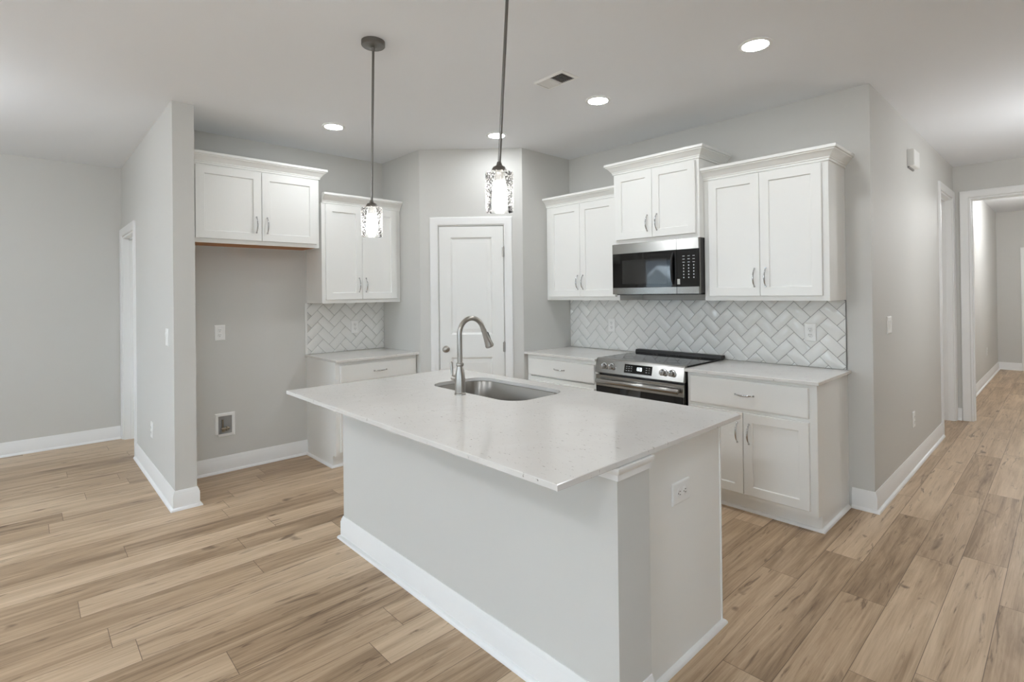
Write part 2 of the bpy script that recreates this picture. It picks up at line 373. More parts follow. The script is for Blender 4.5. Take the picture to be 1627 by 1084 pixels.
def opening_trim(name, f, s0, s1, h, depth, door=False, jw=0.018):
    """casing on the face and jamb lining; f maps (along, up, out of the wall) to the world"""
    bm = BM(); sweep(bm, [(s1, 0), (s1, h), (s0, h), (s0, 0)], CASE, f)
    o = struct(name, bm, 'trim', smooth=25)
    bm = BM(); sweep(bm, [(s1, 0), (s1, h), (s0, h), (s0, 0)], [(0, 0.0), (0.0, -depth), (-jw, -depth), (-jw, 0.0)], f)
    obj('jamb', bm, 'trim', o)
    bm = BM(); sweep(bm, [(s1-jw, 0), (s1-jw, h-jw), (s0+jw, h-jw), (s0+jw, 0)], [(0, -0.05), (0, -0.085), (-0.011, -0.085), (-0.011, -0.05)], f)
    obj('door_stop', bm, 'trim', o)
    return o
fl = lambda a, c, h: (a, YS0-h, c)
d2 = opening_trim('trim_1', fl, DX0, DX1, DH, 0.127)
fh = lambda a, c, h: (XE+h, a, c)
d3 = opening_trim('trim_2', fh, HD0, HD1, HDH, 0.12)
fe = lambda a, c, h: (a, YE-h, c)
opening_trim('trim_3', fe, OX0, OX1, HDH, 0.12)
ffar = lambda a, c, h: (a, YF-h, c)
bm = BM(); sweep(bm, [(5.02, 0), (5.02, 2.03), (4.24, 2.03), (4.24, 0)], CASE, ffar); d4c = struct('trim_4', bm, 'trim')

def panel_door(name, w, h, parent=None, cuts=((0.115, 0.26, 0.92), (0.115, 1.04, None)), t=0.035):
    """interior door leaf, two raised panels; local x 0..w, front at y=0, back at y=+t"""
    bm = BM(); st = 0.105; top = h-0.10
    z_lo0, z_lo1, z_hi0, z_hi1 = 0.22, 0.838, 1.045, top
    box(bm, 0, st, 0, t, 0, h); box(bm, w-st, w, 0, t, 0, h)
    box(bm, st, w-st, 0, t, 0, z_lo0); box(bm, st, w-st, 0, t, z_lo1, z_hi0); box(bm, st, w-st, 0, t, z_hi1, h)
    for a, c in ((z_lo0, z_lo1), (z_hi0, z_hi1)):
        rect_loft(bm, st, w-st, a, c, [(0, t), (0, 0.0), (0.004, 0.004), (0.016, 0.010), (0.024, 0.010), (0.048, 0.003), (0.052, 0.003)])
    return obj(name, bm, 'door', parent, smooth=20)

# pantry door on the diagonal wall
ang = math.atan2(dgl.y, dgl.x)
s0, s1, ph = 0.171, 0.763, 2.040
pantry = panel_door('door_1', s1-s0-0.006, ph-0.012); pantry['kind'] = 'structure'
o3 = dg(s0+0.003); pantry.location = (o3[0], o3[1], 0.008); pantry.rotation_euler = (0, 0, ang)
nx, ny = dgl.y, -dgl.x       # out of the wall into the room
pantry.location.x -= nx*0.004; pantry.location.y -= ny*0.004
bm = BM(); sweep(bm, [(s1-s0, -0.008), (s1-s0, ph-0.004), (-0.006, ph-0.004), (-0.006, -0.008)], [(o+0.001, h-0.0035) for o, h in CASE], lambda a, c, h: (a, -h, c)); obj('door_casing', bm, 'trim', pantry, 25)
bm = BM(); c = (0.058, 0, 0.915)
lathe(bm, [(0.030, 0.0), (0.030, -0.004), (0.026, -0.008), (0.011, -0.010), (0.010, -0.028), (0.018, -0.034), (0.025, -0.044), (0.026, -0.054), (0.021, -0.062), (0.010, -0.066)], c, 'y', 24)
obj('door_knob', bm, 'nickel', pantry, 40)
for hz in (0.20, 0.93, 1.79):
    bm = BM(); hx = s1-s0-0.004
    tube(bm, [(hx, -0.010, hz-0.045), (hx, -0.010, hz+0.045)], 0.007, 10); box(bm, hx-0.014, hx+0.010, -0.006, 0.001, hz-0.042, hz+0.042); tube(bm, [(hx, -0.010, hz+0.045), (hx, -0.010, hz+0.052)], [0.008, 0.003], 10)
    obj('hinge', bm, 'nickel', pantry, 40)
# leaves closing the side openings
lf = panel_door('door_2', DX1-DX0-0.044, DH-0.03); lf['kind'] = 'structure'; lf.location = (DX0+0.022, YS0+0.088, 0.008)
lf = panel_door('door_3', HD1-HD0-0.044, HDH-0.03); lf['kind'] = 'structure'; lf.location = (XE-0.088, HD0+0.022, 0.008); lf.rotation_euler = (0, 0, PI/2)
lf = panel_door('door_4', 0.77, 2.02); lf['kind'] = 'structure'; lf.location = (4.245, YF-0.012, 0.005)

# ------------------------------------------------------------------ cabinets (local frame: x along the wall, wall at y=0, room at -y)
def pull(bm, cx, cz, y, vertical=True, ln=0.122, bow=0.026):
    P, R = [], []
    n = 14
    for i in range(n+1):
        t = i/n; s = (t-0.5)*ln; o = bow*(1-abs(2*t-1)**2.4)
        P.append((cx, y-o-0.001, cz+s) if vertical else (cx+s, y-o-0.001, cz)); R.append(0.0036+0.0022*math.sin(PI*t))
    tube(bm, P, R, 10)
    for s in (-ln/2, ln/2):
        c = (cx, y, cz+s) if vertical else (cx+s, y, cz)
        lathe(bm, [(0.0065, 0.001), (0.0065, -0.003), (0.004, -0.006)], c, 'y', 12)
def shaker(name, parent, x0, x1, z0, z1, y, hand=None, hz=None, st=0.058):
    bm = BM(); t = 0.019
    rect_loft(bm, x0, x1, z0, z1, [(0, y), (0, y-t+0.002), (0.002, y-t), (st, y-t), (st+0.004, y-t+0.009)])
    d = obj(name, bm, 'cab', parent)
    if hand is not None:
        b2 = BM(); pull(b2, hand, hz, y-t); obj('handle', b2, 'chrome', d, 50)
    return d
def drawer(parent, x0, x1, z0, z1, y):
    bm = BM(); t = 0.019
    rect_loft(bm, x0, x1, z0, z1, [(0, y), (0, y-t+0.006), (0.003, y-t+0.001), (0.010, y-t)])
    d = obj('drawer', bm, 'cab', parent)
    b2 = BM(); pull(b2, (x0+x1)/2, (z0+z1)/2, y-t, False, 0.116); obj('handle', b2, 'chrome', d, 50)
    return d
CROWN = [(0.0, 0.0), (0.009, 0.0), (0.009, 0.011), (0.014, 0.015), (0.014, 0.021), (0.020, 0.026), (0.030, 0.040), (0.040, 0.051), (0.049, 0.057), (0.049, 0.063), (0.058, 0.066), (0.058, 0.084), (0.0, 0.084)]
def wall_cabinet(label, loc, rz, w, d, z0, z1, doors, hz, crown_path, raw=False, ztop=None):
    t = thing('wall_cabinet', label, 'cabinet', (loc[0], loc[1], z0), rz, 'white upper cabinets')
    bm = BM(); h = z1-z0
    box(bm, 0, 0.016, -d+0.02, 0, 0, h); box(bm, w-0.016, w, -d+0.02, 0, 0, h)
    box(bm, 0.016, w-0.016, -0.012, 0, 0, h); box(bm, 0.016, w-0.016, -d+0.02, -0.012, h-0.016, h)
    box(bm, 0.016, w-0.016, -d+0.02, -0.012, 0.022, 0.036)
    obj('body', bm, 'cab', t)
    if raw:
        bm = BM(); box(bm, 0.0165, w-0.0165, -d+0.0205, -0.0125, 0.001, 0.0215); obj('bottom_panel', bm, 'rawwood', t)['label'] = 'unpainted wood underside'
    bm = BM(); box(bm, 0, 0.036, -d, -d+0.02, 0, h); box(bm, w-0.036, w, -d, -d+0.02, 0, h); box(bm, 0.036, w-0.036, -d, -d+0.02, 0, 0.036); box(bm, 0.036, w-0.036, -d, -d+0.02, h-0.05, h)
    obj('face_frame', bm, 'cab', t)
    xm = w/2
    for (x0, x1, hx) in doors:
        shaker('door', t, x0, x1, 0.031, h-0.012, -d-0.0005, hx, hz-z0)
    bm = BM(); sweep(bm, crown_path(w, d), [(o, q+h-0.001) for o, q in CROWN]); obj('crown_moulding', bm, 'cab', t, 18)
    return t
# wall A (fridge wall) faces +X : rz = 90 deg, local x -> +Y
RA = PI/2
wall_cabinet('short white wall cabinet with orange-brown underside above the empty fridge recess', (0.0, YS1+0.004, 0), RA, 0.976, 0.33, 1.828, 2.412,
    [(0.058, 0.512, 0.474), (0.516, 0.952, 0.554)], 1.983, lambda w, d: [(0.006, -d), (w, -d), (w, 0)], True)
wall_cabinet('white two-door wall cabinet between fridge recess and pantry wall', (0.0, -2.070, 0), RA, 0.758, 0.332, 1.354, 2.222,
    [(0.030, 0.363, 0.332), (0.366, 0.714, 0.398)], 1.513, lambda w, d: [(0.004, -d), (w, -d)])
wall_cabinet('white two-door wall cabinet beside the pantry corner, left of the microwave', (PQ+0.004, 0, 0), 0, 0.830, 0.333, 1.354, 2.222,
    [(0.046, 0.416, 0.388), (0.419, 0.800, 0.449)], 1.513, lambda w, d: [(0.0, -d), (w, -d), (w, 0)])
wall_cabinet('raised white two-door cabinet mounted directly above the microwave', (2.176, 0, 0), 0, 0.748, 0.402, 1.812, 2.382,
    [(0.024, 0.366, 0.325), (0.369, 0.724, 0.409)], 1.955, lambda w, d: [(0, 0), (0, -d), (w, -d), (w, 0)])
wall_cabinet('white two-door wall cabinet at the free end of the range wall', (2.926, 0, 0), 0, 0.812, 0.333, 1.354, 2.222,
    [(0.040, 0.398, 0.362), (0.401, 0.776, 0.436)], 1.510, lambda w, d: [(0, 0), (0, -d), (w, -d), (w, 0)])

def base_cabinet(label, loc, rz, w, drawers, doors, left_panel=False, right_panel=False, hz=0.52, xf=0.0, d=0.60):
    t = thing('base_cabinet', label, 'cabinet', loc, rz, 'white base cabinets')
    zt = ZC-0.021; k = 0.10; td = 0.06
    bm = BM(); box(bm, 0.001, w-0.001, -d+0.02, 0, k, zt)
    sides = []
    def side(x0, x1):
        loft(bm, [[(x, y, z) for y, z in ((0, 0), (-d+td, 0), (-d+td, k-0.012), (-d+td-0.012, k), (-d+0.0, k), (-d+0.0, zt), (0, zt))] for x in (x0, x1)])
    if left_panel: side(-0.004, -0.0005)
    if right_panel: side(w+0.0005, w+0.004)
    obj('body', bm, 'cab', t)
    bm = BM(); y0, y1 = -d, -d+0.02
    box(bm, 0, 0.042, y0, y1, k, zt); box(bm, w-0.042, w, y0, y1, k, zt); box(bm, 0.042, w-0.042, y0, y1, k, k+0.035); box(bm, 0.042, w-0.042, y0, y1, 0.646, 0.676); box(bm, 0.042, w-0.042, y0, y1, zt-0.04, zt)
    obj('face_frame', bm, 'cab', t)
    bm = BM(); box(bm, 0.0, w, -d+td, -d+td+0.012, 0, k); obj('toe_kick', bm, 'cab', t)
    pth = [(0, -d+td), (w, -d+td)]
    if left_panel: pth = [(-0.004, -0.002), (-0.004, -d+td)] + [(w if not right_panel else w+0.004, -d+td)]
    if right_panel: pth = [(0, -d+td), (w+0.004, -d+td), (w+0.004, -0.03)]
    bm = BM(); sweep(bm, pth, SHOE); obj('shoe_moulding', bm, 'trim', t, 40)
    for x0, x1, z0, z1 in drawers: drawer(t, x0, x1, z0, z1, -d-0.0005)
    for x0, x1, hx in doors: shaker('door', t, x0, x1, 0.130, 0.646, -d-0.0005, hx, hz, 0.055)
    return t
base_cabinet('white base cabinet with one wide drawer beside the empty fridge recess', (0.0, -2.076, 0), RA, 0.764, [(0.034, 0.748, 0.700, 0.843)],
    [(0.034, 0.390, 0.358), (0.393, 0.748, 0.425)], left_panel=True)
base_cabinet('white base cabinet with one drawer between pantry wall and range', (PQ+0.003, 0, 0), 0, 0.805, [(0.020, 0.776, 0.690, 0.840)],
    [(0.020, 0.396, 0.364), (0.400, 0.776, 0.432)])
base_cabinet('white base cabinet with drawer and two doors right of the range', (2.927, 0, 0), 0, 0.809, [(0.022, 0.772, 0.668, 0.850)],
    [(0.022, 0.384, 0.349), (0.388, 0.772, 0.423)], right_panel=True, hz=0.516)

# counter tops
def counter(label, pts, loc=(0, 0, 0)):
    bm = BM(); 
    P = [Vector(p) for p in pts]; n = len(P)
    def ring(ins, z):
        out = []
        for i in range(n):
            a = (P[i]-P[i-1]).normalized(); c = (P[(i+1) % n]-P[i]).normalized()
            na, nc = Vector((-a.y, a.x)), Vector((-c.y, c.x)); s = (na+nc).normalized(); s = s/max(0.3, s.dot(na))
            q = P[i]+s*ins; out.append((q.x-loc[0], q.y-loc[1], z))
        return out
    loft(bm, [ring(0.0015, ZC-0.020), ring(0, ZC-0.0185), ring(0, ZC-0.002), ring(0.002, ZC)])
    o = obj('countertop', bm, 'quartz', loc=(loc[0], loc[1], 0)); return tag(o, label, 'countertop', 'white quartz countertops')
CT = 0.645
counter('small white quartz countertop beside the empty fridge recess', [(0.002, -2.094), (CT, -2.094), (CT, -PP-0.001), (0.002, -PP-0.001)])
counter('white quartz countertop between the pantry corner and the range', [(PQ+0.001, -CT), (2.147, -CT), (2.147, -0.002), (PQ+0.001, -0.002)])
counter('white quartz countertop right of the range, ending at the hall corner', [(2.922, -CT), (3.762, -CT), (3.762, -0.002), (2.922, -0.002)])

# ------------------------------------------------------------------ herringbone splashbacks
def clip(poly, x0, x1, z0, z1):
    def cut(p, f, g):
        out = []
        for i in range(len(p)):
            a, c = p[i-1], p[i]; fa, fc = f(a), f(c)
            if fa >= 0: 
                if fc < 0: out.append(g(a, c, fa/(fa-fc)))
                else: out.append(c)
            elif fc >= 0: out.append(g(a, c, fa/(fa-fc))); out.append(c)
        # keep order
        return out
    lerp = lambda a, c, t: (a[0]+(c[0]-a[0])*t, a[1]+(c[1]-a[1])*t)
    for f in (lambda q: q[0]-x0, lambda q: x1-q[0], lambda q: q[1]-z0, lambda q: z1-q[1]):
        if not poly: return poly
        poly = cut(poly, f, lerp)
    return poly
def splashback(label, loc, rz, w, z0, z1, T=0.0757):
    t = thing('tile_backsplash', label, 'backsplash', loc, rz, 'herringbone tile backsplashes')
    h = z1-z0; g = 0.0013; q = math.sqrt(0.5)
    bm = BM(); box(bm, 0.0, w, -0.0055, -0.0005, 0, h); obj('grout_bed', bm, 'grout', t)
    bm = BM(); R = int((w+h)/T)+6
    for k in range(-R, R):
        for mm in range(-R, R):
            for (cx, cy, dx, dy) in ((k+4*mm, k, 2, 1), (k+3+4*mm, k, 1, 2)):
                pts = [(cx*T+g, cy*T+g), ((cx+dx)*T-g, cy*T+g), ((cx+dx)*T-g, (cy+dy)*T-g), (cx*T+g, (cy+dy)*T-g)]
                pts = [((a-c)*q+0.04, (a+c)*q+0.02) for a, c in pts]
                pl = clip(pts, 0.001, w-0.001, 0.001, h-0.001)
                if len(pl) < 3: continue
                ar = abs(sum(pl[i-1][0]*pl[i][1]-pl[i][0]*pl[i-1][1] for i in range(len(pl))))/2
                if ar < 2e-5: continue
                mx_, mz_ = sum(p[0] for p in pl)/len(pl), sum(p[1] for p in pl)/len(pl)
                ta, tb = random.gauss(0, 0.006), random.gauss(0, 0.006)
                sh = 0.965
                fr = [(mx_+(a-mx_)*sh, -0.0092+ta*(a-mx_)+tb*(c-mz_), mz_+(c-mz_)*sh) for a, c in pl]
                md = [(a, -0.0082+ta*(a-mx_)+tb*(c-mz_), c) for a, c in pl]
                bk = [(a, -0.004, c) for a, c in pl]
                loft(bm, [bk, md, fr])
    obj('tiles', bm, 'tile', t, 60)
    bm = BM(); box(bm, -0.018 if rz else w, 0.0 if rz else w+0.0035, -0.0105, -0.0005, 0, h, 0.001)
    obj('edge_trim', bm, 'dnickel' if not rz else 'tile', t)
    return t
splashback('small herringbone tile backsplash beside the fridge recess', (0, -2.073, ZC+0.001), RA, 0.763, 0, 1.354-ZC-0.002)
splashback('wide glossy herringbone tile backsplash behind the range', (PQ+0.002, 0, ZC+0.001), 0, 2.394, 0, 1.354-ZC-0.002)

# ------------------------------------------------------------------ electrical plates
def outlet_proto(horizontal=False, label='', loc=(0, 0, 0), rz=0, grp='white wall outlets', w=0.078, h=0.124):
    t = thing('wall_outlet', label, 'outlet', loc, rz, grp)
    S = lambda a, c: (c, a) if horizontal else (a, c)
    bw, bh = S(w, h)
    bm = BM(); rect_loft(bm, -bw/2, bw/2, -bh/2, bh/2, [(0, -0.0005), (0, -0.002), (0.003, -0.0055), (0.006, -0.0065)]); obj('cover_plate', bm, 'plastic', t)
    for s in (-1, 1):
        cx, cz = S(0, s*0.020)
        bm = BM(); lathe(bm, [(0.0165, -0.006), (0.0165, -0.0082), (0.015, -0.009)], (cx, 0, cz), 'y', 20); r = obj('socket', bm, 'plastic', t, 40)
        bm = BM()
        for dx in (-0.006, 0.006):
            a, c = S(dx, 0.003); e, f = S(0.0011, 0.0042); box(bm, cx+a-e, cx+a+e, -0.0095, -0.0088, cz+c-f, cz+c+f)
        a, c = S(0, -0.0085); lathe(bm, [(0.0024, -0.0088), (0.0024, -0.0095)], (cx+a, 0, cz+c), 'y', 8)
        obj('slots', bm, 'dark', r)
    return t
o1 = outlet_proto(False, 'white outlet on the back wall of the fridge recess', (0, -2.774, 1.131), RA)
dup(o1, (0.0100, -1.620, 1.120), RA, 'white outlet set in the small tile backsplash by the fridge recess')
dup(o1, (1.846, -0.0100, 1.121), 0, 'white outlet in the wide tile backsplash near the pantry corner')
dup(o1, (3.522, -0.0100, 1.131), 0, 'white outlet in the tile backsplash near its end by the hall corner')
dup(o1, (-0.214, YS0, 0.386), 0, 'low white outlet on the partition wall above its baseboard')
dup(o1, (XE, 1.190, 0.385), RA, 'low white outlet on the hall wall above the baseboard')
dup(o1, (XE-0.025, 6.722, 0.450), RA, 'tiny distant outlet on the wall of the far room')
outlet_proto(True, 'white sideways outlet on the end panel of the island', (3.7155, -2.097, 0.653), RA, w=0.084, h=0.128)
def switch(label, loc, rz, paddles=1):
    t = thing('light_switch', label, 'switch', loc, rz)
    w = 0.074 + 0.046*(paddles-1)
    bm = BM(); rect_loft(bm, -w/2, w/2, -0.06, 0.06, [(0, -0.0005), (0, -0.002), (0.003, -0.0055), (0.006, -0.0065)]); obj('cover_plate', bm, 'plastic', t)
    for i in range(paddles):
        cx = (i-(paddles-1)/2)*0.046
        bm = BM(); loft(bm, [[(cx-0.016, y, z) for y, z in ((-0.006, -0.032), (-0.0075, -0.032), (-0.0115, 0.032), (-0.006, 0.032))], [(cx+0.016, y, z) for y, z in ((-0.006, -0.032), (-0.0075, -0.032), (-0.0115, 0.032), (-0.006, 0.032))]])
        obj('rocker', bm, 'plastic', t)
    return t
switch('white rocker switch on the partition wall facing the living area', (0.411, YS0, 1.144), 0)
switch('white double rocker switch on the hall wall around the corner from the range', (XE, 0.425, 1.172), RA, 2)
t = thing('door_chime', 'white door chime box high on the hall wall', 'chime', (XE, 1.20, 2.45), RA)
bm = BM(); rect_loft(bm, -0.105, 0.105, -0.065, 0.065, [(0, -0.0005), (0, -0.040), (0.004, -0.046), (0.012, -0.048)]); obj('cover', bm, 'plastic', t)
bm = BM(); box(bm, -0.095, 0.095, -0.012, -0.0005, -0.078, -0.066); obj('base_plate', bm, 'greybox', t)
t = thing('refrigerator_water_box', 'white recessed water supply box low in the fridge recess', 'water box', (0, -2.742, 0.382), RA)
bm = BM(); sweep(bm, [(-0.05, -0.072), (0.05, -0.072), (0.05, 0.072), (-0.05, 0.072), (-0.05, -0.072)], [(0, -0.0005), (0, -0.010), (0.018, -0.008), (0.024, -0.0005)], lambda a, c, h: (a, h, c)); obj('frame', bm, 'plastic', t)
bm = BM(); box(bm, -0.05, 0.05, -0.004, -0.0008, -0.072, 0.072); obj('recess_back', bm, 'greybox', t)
bm = BM(); tube(bm, [(-0.018, -0.010, -0.050), (-0.018, -0.010, 0.045)], 0.006, 10); tube(bm, [(-0.030, -0.016, -0.030), (0.028, -0.016, -0.030)], 0.010, 12); box(bm, -0.028, -0.008, -0.03, -0.008, -0.05, -0.03); tube(bm, [(0.010, -0.02, -0.045), (0.010, -0.02, -0.012)], 0.008, 10); obj('valve', bm, 'copper', t, 40)

# ------------------------------------------------------------------ microwave
t = thing('microwave', 'stainless over-the-range microwave with black glass door under the raised cabinet', 'microwave', (2.166, 0, 1.404), 0)
w, h, d = 0.757, 0.405, 0.420; xs_ = 0.580
bm = BM(); box(bm, 0.003, w-0.003, -d+0.028, -0.011, 0.006, h); obj('case', bm, 'case', t)
bm = BM(); box(bm, 0.02, w-0.02, -d+0.03, -0.02, -0.006, 0.0055); obj('underside_grille', bm, 'black', t)
zb0, zb1 = 0.052, h-0.078
bm = BM(); 
CP_ = [(-d+0.027, 0), (-d+0.001, 0), (-d, 0.001), (-d, zb0-0.001), (-d+0.001, zb0), (-d+0.012, zb0), (-d+0.012, zb1), (-d+0.001, zb1), (-d, zb1+0.001), (-d, h-0.001), (-d+0.001, h), (-d+0.027, h)]
prism(bm, CP_, 0, xs_)
dr = obj('door', bm, 'steel', t)
bm = BM(); box(bm, 0, xs_, -d+0.001, -d+0.0115, zb0+0.0003, zb1-0.0003); obj('door_glass', bm, 'glassblk', dr)
bm = BM(); box(bm, 0.095, 0.50, -d+0.0002, -d+0.0009, zb0+0.028, zb1-0.055); obj('viewing_window', bm, 'window_mesh', dr)
bm = BM(); tube(bm, [(0.553, -d-0.001, zb0+0.02), (0.549, -d-0.012, zb0+0.06), (0.547, -d-0.016, (zb0+zb1)/2), (0.549, -d-0.012, zb1-0.06), (0.553, -d-0.001, zb1-0.02)], [0.006, 0.009, 0.010, 0.009, 0.006], 12); obj('door_handle', bm, 'black', dr, 40)
bm = BM(); prism(bm, CP_, xs_+0.003, w); cp = obj('control_panel', bm, 'steel', t)
bm = BM(); box(bm, xs_+0.003, w, -d+0.001, -d+0.0115, zb0+0.0003, zb1-0.0003); obj('keypad_glass', bm, 'glassblk', cp)
rows = 8
for r in range(rows):
    for c_ in range(3):
        cx = xs_+0.058+c_*0.040; cz = zb1-0.05-r*0.0225; hw = 0.0085 if r < 3 else 0.004; hh = 0.0022 if r < 3 else 0.0045
        bm = BM(); box(bm, cx-hw, cx+hw, -d+0.0002, -d+0.0009, cz-hh, cz+hh); obj('key_mark', bm, 'glyph', cp)
bm = BM(); box(bm, xs_+0.006, xs_+0.028, -d-0.002, -d+0.0009, zb0+0.018, zb0+0.058, 0.001); obj('open_button', bm, 'nickel', cp)
bm = BM(); box(bm, 0.0, w, -d+0.02, -0.01, h, h+0.004) ; obj('top_vent', bm, 'steel', t)

# ------------------------------------------------------------------ range
t = thing('range', 'stainless slide-in electric range with black glass cooktop set between two base cabinets', 'range', (2.155, 0, 0), 0)
w = 0.757
bm = BM(); box(bm, 0.006, w-0.006, -0.60, -0.03, 0.04, 0.880); obj('body', bm, 'black', t)
bm = BM(); box(bm, -0.006, w+0.006, -0.585, -0.035, ZC+0.001, ZC+0.011, 0.003); ck = obj('cooktop', bm, 'cookglass', t)
for (cx, cy, r) in ((0.19, -0.45, 0.085), (0.57, -0.45, 0.10), (0.19, -0.19, 0.075), (0.57, -0.19, 0.075), (0.38, -0.13, 0.05)):
    for rr in (r, r*0.62):
        bm = BM(); loft(bm, [[(cx+q*math.cos(2*PI*k/40), cy+q*math.sin(2*PI*k/40), z) for k in range(40)] for q, z in ((rr, ZC+0.0108), (rr, ZC+0.0113), (rr-0.0015, ZC+0.0113), (rr-0.0015, ZC+0.0108))], False, False); obj('burner_ring', bm, 'case', ck)
bm = BM(); prism(bm, [(-0.085, ZC+0.0105), (-0.080, ZC+0.030), (-0.072, ZC+0.034), (-0.022, ZC+0.034), (-0.016, ZC+0.0105)], -0.006, w+0.006); obj('rear_vent_trim', bm, 'black', t)
bm = BM(); prism(bm, [(-0.584, ZC+0.012), (-0.600, ZC+0.012), (-0.616, ZC+0.008), (-0.624, ZC-0.002), (-0.646, 0.796), (-0.640, 0.790), (-0.600, 0.790), (-0.584, 0.82)], -0.004, w+0.004); pn = obj('control_panel', bm, 'steel', t, 25)
# face of the panel slopes from (y=-.624,z=.891) to (y=-.646,z=.796)
def pface(z): return -0.624-0.022*((ZC-0.002)-z)/((ZC-0.002)-0.796)
bm = BM(); za, zb = 0.814, 0.878
loft(bm, [[(x_, pface(z_)-o_, z_) for x_, z_ in ((0.268, za), (0.508, za), (0.508, zb), (0.268, zb))] for o_ in (-0.004, 0.0012)]); dp = obj('display', bm, 'glassblk', pn)
bm = BM()
def dash(x0, x1, z0, z1): loft(bm, [[(x_, pface(z_)-o_, z_) for x_, z_ in ((x0, z0), (x1, z0), (x1, z1), (x0, z1))] for o_ in (0.001, 0.0016)])
for cx in (0.288, 0.310, 0.332, 0.462, 0.485):
    for cz in (0.832, 0.848, 0.862): bm = BM(); dash(cx-0.006, cx+0.006, cz-0.0014, cz+0.0014); obj('display_mark', bm, 'glyph', dp)
bm = BM()
for i, cx in enumerate((0.378, 0.390, 0.404, 0.416)):   # clock digits, seven segment strokes
    segs = ['bc', 'abgcd', 'abged', 'abcdef'][i]
    z0_, z1_, z2_ = 0.838, 0.849, 0.860; a_ = 0.004; th = 0.0011
    S_ = {'a': (cx-a_, cx+a_, z2_-th, z2_+th), 'g': (cx-a_, cx+a_, z1_-th, z1_+th), 'd': (cx-a_, cx+a_, z0_-th, z0_+th), 'b': (cx+a_-th, cx+a_+th, z1_, z2_), 'c': (cx+a_-th, cx+a_+th, z0_, z1_), 'f': (cx-a_-th, cx-a_+th, z1_, z2_), 'e': (cx-a_-th, cx-a_+th, z0_, z1_)}
    for s_ in segs: dash(*S_[s_])
obj('clock_digits', bm, 'digit', dp)
for cx in (0.083, 0.152, 0.603, 0.670):
    bm = BM(); cz = 0.848; y0 = pface(cz)+0.004
    lathe(bm, [(0.026, 0.0), (0.026, -0.008), (0.021, -0.010), (0.020, -0.034), (0.018, -0.038)], (cx, y0, cz), 'y', 24)
    box(bm, cx-0.0045, cx+0.0045, y0-0.044, y0-0.036, cz-0.018, cz+0.018, 0.002)
    obj('knob', bm, 'chrome', t, 40)
bm = BM(); prism(bm, [(-0.602, 0.205), (-0.640, 0.205), (-0.640, 0.24), (-0.620, 0.24), (-0.620, 0.690), (-0.640, 0.690), (-0.640, 0.774), (-0.638, 0.776), (-0.602, 0.776)], 0, w); ov = obj('oven_door', bm, 'steel', t)
bm = BM(); box(bm, 0.0, w, -0.639, -0.6205, 0.2403, 0.6897); obj('door_glass', bm, 'glassblk', ov)
bm = BM(); pts = []
tube(bm, [(0.020, -0.668, 0.732), (0.026, -0.668, 0.732), (w-0.026, -0.668, 0.732), (w-0.020, -0.668, 0.732)], [0.014, 0.019, 0.019, 0.014], 20)
for cx in (0.045, w-0.045): box(bm, cx-0.012, cx+0.012, -0.664, -0.639, 0.720, 0.744, 0.002)
obj('door_handle', bm, 'steel', ov, 40)
bm = BM(); box(bm, 0.0, w, -0.638, -0.602, 0.05, 0.20, 0.003); obj('storage_drawer', bm, 'steel', t)
for cx in (0.04, w-0.04):
    for cy in (-0.56, -0.08):
        bm = BM(); tube(bm, [(cx, cy, 0.0), (cx, cy, 0.041)], 0.015, 12); obj('foot', bm, 'black', t)

# ------------------------------------------------------------------ island
IX0, IX1, IY0, IY1 = 1.728, 3.780, -2.862, -1.700
KX0, KX1, KY0, KY1 = 1.805, 3.767, -2.570, -2.390; EPX = 3.715; EPY = -1.765
t = thing('kitchen_island', 'kitchen island with pale grey knee wall, white baseboard and white end panel', 'island', (2.75, -2.2, 0))
ox, oy = 2.75, -2.2
zt = ZC-0.021
bm = BM(); box(bm, KX0-ox, KX1-ox, KY0-oy, KY1-oy, 0, zt); obj('knee_wall', bm, 'wall', t)
bm = BM(); box(bm, KX0+0.003-ox, EPX-0.019-ox, KY1+0.001-oy, EPY-0.02-oy, 0.10, ZC-0.27); box(bm, KX0+0.003-ox, 2.08-ox, KY1+0.001-oy, EPY-0.02-oy, ZC-0.27, zt); box(bm, 2.98-ox, EPX-0.019-ox, KY1+0.001-oy, EPY-0.02-oy, ZC-0.27, zt); obj('cabinet_body', bm, 'cab', t)
bm = BM(); box(bm, EPX-0.018-ox, EPX-ox, KY1+0.001-oy, EPY-0.008-oy, 0, zt); box(bm, EPX-0.018-ox, EPX+0.004-ox, EPY-0.008-oy, EPY-oy, 0, zt); obj('end_panel', bm, 'cab', t)
bm = BM(); sweep(bm, [(KX0-ox, KY1-oy), (KX0-ox, KY0-oy), (KX1-ox, KY0-oy), (KX1-ox, KY1-oy)], BASE); obj('baseboard', bm, 'trim', t, 35)
bm = BM(); sweep(bm, [(KX0-ox, KY1-oy), (KX0-ox, KY0-oy), (KX1-ox, KY0-oy), (KX1-ox, KY1-oy)], [(0, 0.826), (0.010, 0.828), (0.010, 0.846), (0.013, 0.850), (0.020, 0.857), (0.024, 0.866), (0.024, zt), (0, zt)]); obj('cap_moulding', bm, 'trim', t, 25)
bm = BM(); sweep(bm, [(EPX-ox, KY1+0.03-oy), (EPX-ox, EPY-oy), (EPX-0.06-ox, EPY-oy)], SHOE); obj('shoe_moulding', bm, 'trim', t, 40)
bm = BM(); box(bm, KX0+0.003-ox, EPX-0.02-ox, EPY-0.08-oy, EPY-0.07-oy, 0, 0.10); obj('toe_kick', bm, 'cab', t)
fx0, fx1 = KX0+0.003, EPX-0.02; n_ = 5; wd = (fx1-fx0)/n_
